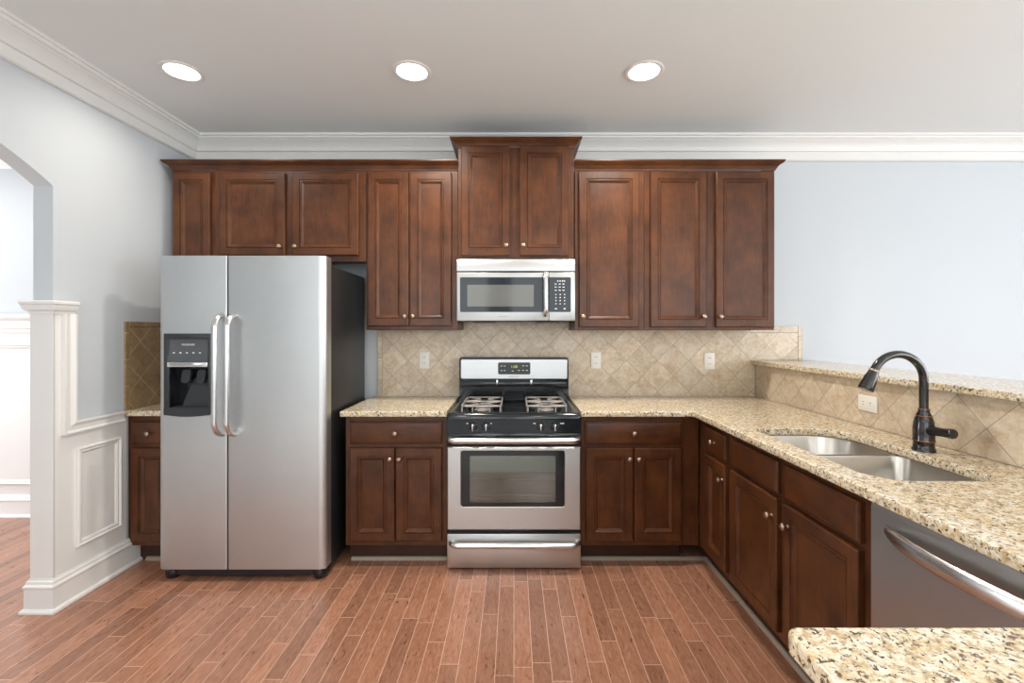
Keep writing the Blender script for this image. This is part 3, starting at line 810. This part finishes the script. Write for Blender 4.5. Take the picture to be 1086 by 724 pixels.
# backguard
bg = rrect(-.366, .366, .870, 1.170, [.004, .004, .018, .018], 5)
b = G().prism([(a, z) for a, z in bg], 1, .492, .585).obj('backguard', M_BLACK, t, smooth=0)
pts = rrect(-.357, .357, 1.024, 1.159, .012, 5)
G().rings([[(a, y, z) for a, z in q] for q, y in ((pts, .500), (pts, .484), (rrect(-.353, .353, 1.028, 1.155, .010, 5), .481))]).obj('backguard_face', M_STEEL, b, smooth=30)
ck = G().prism(rrect(-.106, .110, 1.056, 1.136, .010, 5), 1, .4775, .4815).obj('clock_panel', M_DARK, t, smooth=0)
lettering('clock_digits', '1:08', .024, (0.002, .4772, 1.107), FACE, M_DIGIT, ck, 1.1)
for (mx, mz) in ((-.083, 1.112), (-.062, 1.112), (-.083, 1.082), (-.062, 1.082), (.062, 1.113), (.086, 1.113), (.062, 1.083), (.086, 1.083), (.034, 1.083), (-.008, 1.079)):
    G().box(mx - .006, mx + .006, .4768, .478, mz - .002, mz + .002).obj('printed_mark', M_MARK, ck, smooth=0)
lettering('badge', 'FRIGIDAIRE', .013, (0.0, .4807, 1.041), FACE, M_GREYMARK, b, 1.05)
G().box(-.352, .352, .478, .494, .975, 1.006, .003).obj('vent_louver', M_BLACK, b)
for vx_ in (-.112, .116): G().box(vx_ - .006, vx_ + .006, .474, .482, .985, 1.020, .002).obj('vent_clip', M_CHROME, b)

# ------------------------------------------------------------------ microwave
MY = 2.790
mx0, mx1, mz0, mz1 = -.3515, .3765, 1.404, 1.797
t = thing('microwave', 'stainless over-the-range microwave with dark window and keypad', 'microwave', ((mx0 + mx1) / 2, MY, mz0), 0)
mc = (mx0 + mx1) / 2
hw = (mx1 - mx0) / 2
G().box(-hw + .004, hw - .004, .028, WY - .003 - MY, 0.0, mz1 - mz0 - .001, .002).obj('body', M_BLACK, t)
def mz(y): return CAM_Z - (y - 351) * MY / 480 - mz0
def mxx(x): return (x - 545) * MY / 480 - mc
# top vent strip, gently bowed
n = 14
rr = []
for k in range(n + 1):
    x = -hw + 2 * hw * k / n; o = -.010 * (1 - (2 * k / n - 1) ** 2)
    rr.append([(x, .028, mz(287.3)), (x, .000 + o, mz(287.3)), (x, .001 + o, mz(283)), (x, .006 + o, mz(276)), (x, .012 + o, mz(274.6)), (x, .028, mz(274.6))])
G().rings(rr).obj('vent_cover', M_STEEL, t, smooth=40)
# door with window, and control side
dx1 = mxx(582)
def steel_plate(name, x0, x1):
    return G().box(x0, x1, -.004, .027, mz(340), mz(288.6), .004).obj(name, M_STEEL, t)
dd = steel_plate('door', -hw, dx1 - .0008)
pn = steel_plate('control_panel', dx1 + .0008, hw)
q = rrect(mxx(488), dx1 - .002, mz(330.8), mz(294), [.008, .001, .001, .008], 4)
dw = G().prism(q, 1, -.0062, -.003).obj('window', M_MWBLK, dd, smooth=0)
q = rrect(mxx(495.7), mxx(566), mz(325), mz(302), .003, 3)
G().prism(q, 1, -.0068, -.006).obj('window_screen', M_MWIN, dd, smooth=0)
q = rrect(dx1 + .002, mxx(605.3), mz(330.8), mz(294), [.001, .008, .008, .001], 4)
kb = G().prism(q, 1, -.0062, -.003).obj('keypad', M_MWBLK, pn, smooth=0)
def mark(px, py, w_, h_):
    G().box(mxx(px) - w_ / 2, mxx(px) + w_ / 2, -.0067, -.0060, mz(py) - h_ / 2, mz(py) + h_ / 2).obj('button', M_MARK, pn, smooth=0)
for py in (301.2, 304.4, 307.8):
    for px in (589.2, 593.5, 597.5): mark(px, py, .012, .0045)
for px in (591.5, 594, 596.5, 598.5): mark(px, 298, .007, .007)
for py in (312.3, 315.5, 318.7, 322.1):
    for px in (589.5, 594, 598.7): mark(px, py, .0065, .006)
mark(589.5, 327.3, .014, .006); mark(598.7, 327.3, .012, .007)
hx = mxx(578.3)
hz0, hz1 = mz(334.5), mz(289.8)
pts = [(hx, -.004, hz1 - .006), (hx, -.020, hz1 - .006), (hx, -.034, hz1 - .014), (hx, -.040, hz1 - .035), (hx, -.040, hz0 + .035), (hx, -.034, hz0 + .014), (hx, -.020, hz0 + .006), (hx, -.004, hz0 + .006)]
G().tube(pts, .0158, 14).obj('handle', M_HANDLE, dd, smooth=60)
lettering('badge', 'FRIGIDAIRE', .011, (mxx(533), -.0042, mz(335.5)), FACE, M_GREYMARK, dd, 1.05)
for sx in (-1, 1): G().box(sx * .20 - .07, sx * .20 + .07, .06, .24, -.006, .001, .002).obj('grease_filter', M_DARK, t)

# ------------------------------------------------------------------ dishwasher (front faces -x; local frame turned like the peninsula cabinets)
t = thing('dishwasher', 'stainless dishwasher with curved bar handle under the peninsula counter', 'dishwasher', (1.045, 1.322, 0), R(-90), None)
W_ = .604
prof = [(.0, .118), (-.004, .122), (-.004, .835), (-.002, .846), (.004, .856), (.040, .856), (.040, .118)]
G().prism([(y, z) for y, z in prof], 0, .003, W_ - .003).obj('door', M_STEELD, t, smooth=40)
G().box(.003, W_ - .003, .0405, .60, .10, .856).obj('body', M_BLACKTEX, t, smooth=0)
G().box(.005, W_ - .005, .075, .09, 0, .10).obj('toe_kick', M_BLACK, t, smooth=0)
rr = []
nn = 28
for k in range(nn + 1):
    s = k / nn; x = .062 + (W_ - .124) * s
    o = .006 + .056 * (sin(pi * s) ** 0.62)
    hgt = .010 + .012 * min(1, sin(pi * s) * 2.2)
    zc = .796 + .002 * sin(pi * s)
    c = []
    for j in range(12):
        a = 2 * pi * j / 12
        c.append((x, -o + .009 * cos(a), zc + hgt * sin(a)))
    rr.append(c)
G().rings(rr).obj('handle', M_HANDLE, t, smooth=60)

# ------------------------------------------------------------------ sink
t = thing('kitchen_sink', 'undermount double-bowl stainless sink set in the peninsula worktop', 'sink', (1.29, 1.74, .66), 0)
SZ = .8595 - .66
def bowl(x0, x1, y0, y1, r):
    L = []
    def ring(d, z, rad):
        return [(a - 1.29, b - 1.74, z) for a, b in rrect(x0 + d, x1 - d, y0 + d, y1 - d, [max(.01, q - d) for q in r], 7)]
    r0 = ring(-.0015, .010, r); 
    seq = [ring(.035, .0, r), ring(-.001, .030, r), ring(-.0015, SZ - .004, r), ring(-.014, SZ - .003, r), ring(-.014, SZ - .0005, r), ring(-.002, SZ - .0005, r), ring(.002, SZ - .006, r),
           ring(.010, .040, r), ring(.022, .016, r), ring(.045, .006, r)]
    b = G().rings(seq).obj('bowl', M_SINK, t, smooth=50)
    cx, cy = (x0 + x1) / 2 - 1.29, (y0 + y1) / 2 - 1.74
    G().lathe([(0, .0062), (.042, .0062), (.044, .0085), (.036, .0085), (.030, .004 + .003), (0, .007)], 24, Matrix.Translation((cx, cy, 0))).obj('drain', M_CHROME, b, smooth=40)
bowl(1.100, 1.515, 1.785, 2.118, [.05, .05, .15, .05])
bowl(1.100, 1.515, 1.362, 1.765, [.10, .09, .05, .05])

# ------------------------------------------------------------------ faucet
t = thing('kitchen_faucet', 'dark bronze gooseneck pull-down faucet with side lever behind the sink', 'faucet', (1.553, 1.715, CT1 + .0005), 0)
G().lathe([(0, 0), (.036, 0), (.036, .008), (.033, .012), (.032, .034), (.034, .037), (.034, .042), (.033, .045), (.0335, .07), (.0335, .085), (.031, .108), (.027, .125), (.024, .130), (.0235, .136), (.020, .142),
           (.0175, .150), (.0165, .158), (0, .158)], 28).obj('faucet_body', M_BRONZE, t, smooth=60)
g = G()
for z, r in ((.0395, .0347), (.1325, .0245), (.158, .0182)): g.lathe([(0, z - .002), (r, z - .002), (r + .0006, z), (r, z + .002), (0, z + .002)], 28)
g.obj('accent_ring', M_COPPER, t, smooth=60)
ra = .103; zt = .262
pts = [(0, 0, .155), (0, 0, .20), (0, 0, .235), (0, 0, zt)]
end = 155
for k in range(1, 25):
    a = R(end * k / 24); pts.append((-ra + ra * cos(a), -.012 * k / 24, zt + ra * sin(a)))
G().tube(pts, .0145, 16).obj('spout', M_BRONZE, t, smooth=60)
pe = Vector(pts[-1]); a = R(end); dv = Vector((-sin(a), 0, cos(a))).normalized()
q = Vector((0, 0, 1)).rotation_difference(dv).to_matrix().to_4x4()
sh = G().lathe([(0, -.002), (.0150, -.002), (.0165, .002), (.0165, .008), (.0175, .012), (.022, .035), (.0255, .068), (.0265, .078), (.024, .082), (0, .082)], 24, Matrix.Translation(pe) @ q).obj('spray_head', M_BRONZE, t, smooth=50)
G().lathe([(0, .0), (.0170, .0), (.0176, .003), (.0170, .006), (0, .006)], 24, Matrix.Translation(pe) @ q).obj('collar_ring', M_NICKEL, sh, smooth=50)
lv = Vector((.04, -1.0, .07)).normalized()
q = Vector((0, 0, 1)).rotation_difference(lv).to_matrix().to_4x4()
G().lathe([(0, .0), (.020, .0), (.0205, .022), (.0190, .03), (.0165, .05), (.0158, .08), (.0175, .098), (.0185, .108), (.016, .114), (0, .115)], 20, Matrix.Translation((0, 0, .080)) @ q).obj('lever', M_BRONZE, t, smooth=50)

# ------------------------------------------------------------------ recessed ceiling lights
def can(label, x, y, power):
    t = thing('recessed_light', label, 'ceiling light', (x, y, ZC), 0, 'round recessed ceiling lights')
    G().lathe([(.074, -.0005), (.098, -.0005), (.099, -.004), (.094, -.007), (.080, -.006), (.076, -.003)], 40).obj('trim_ring', M_TRIM, t, smooth=50)
    G().lathe([(0, -.0005), (.080, -.0005), (.080, -.003), (.060, -.010), (.030, -.013), (0, -.014)], 40).obj('lens', M_LAMP, t, smooth=60)
    l = bpy.data.lights.new('lamp_glow', 'AREA'); l.shape = 'DISK'; l.size = .14; l.energy = power; l.color = (1, .93, .83); l.spread = R(150)
    o = bpy.data.objects.new('lamp_glow', l); C.objects.link(o); o.parent = t; o.location = (0, 0, -.020)
can('round recessed ceiling light at left, above the refrigerator', -1.720, 2.345, 6)
can('round recessed ceiling light in the middle, left of the stove', -.528, 2.345, 17)
can('round recessed ceiling light at right, in front of the right-hand wall cabinets', .675, 2.345, 17)
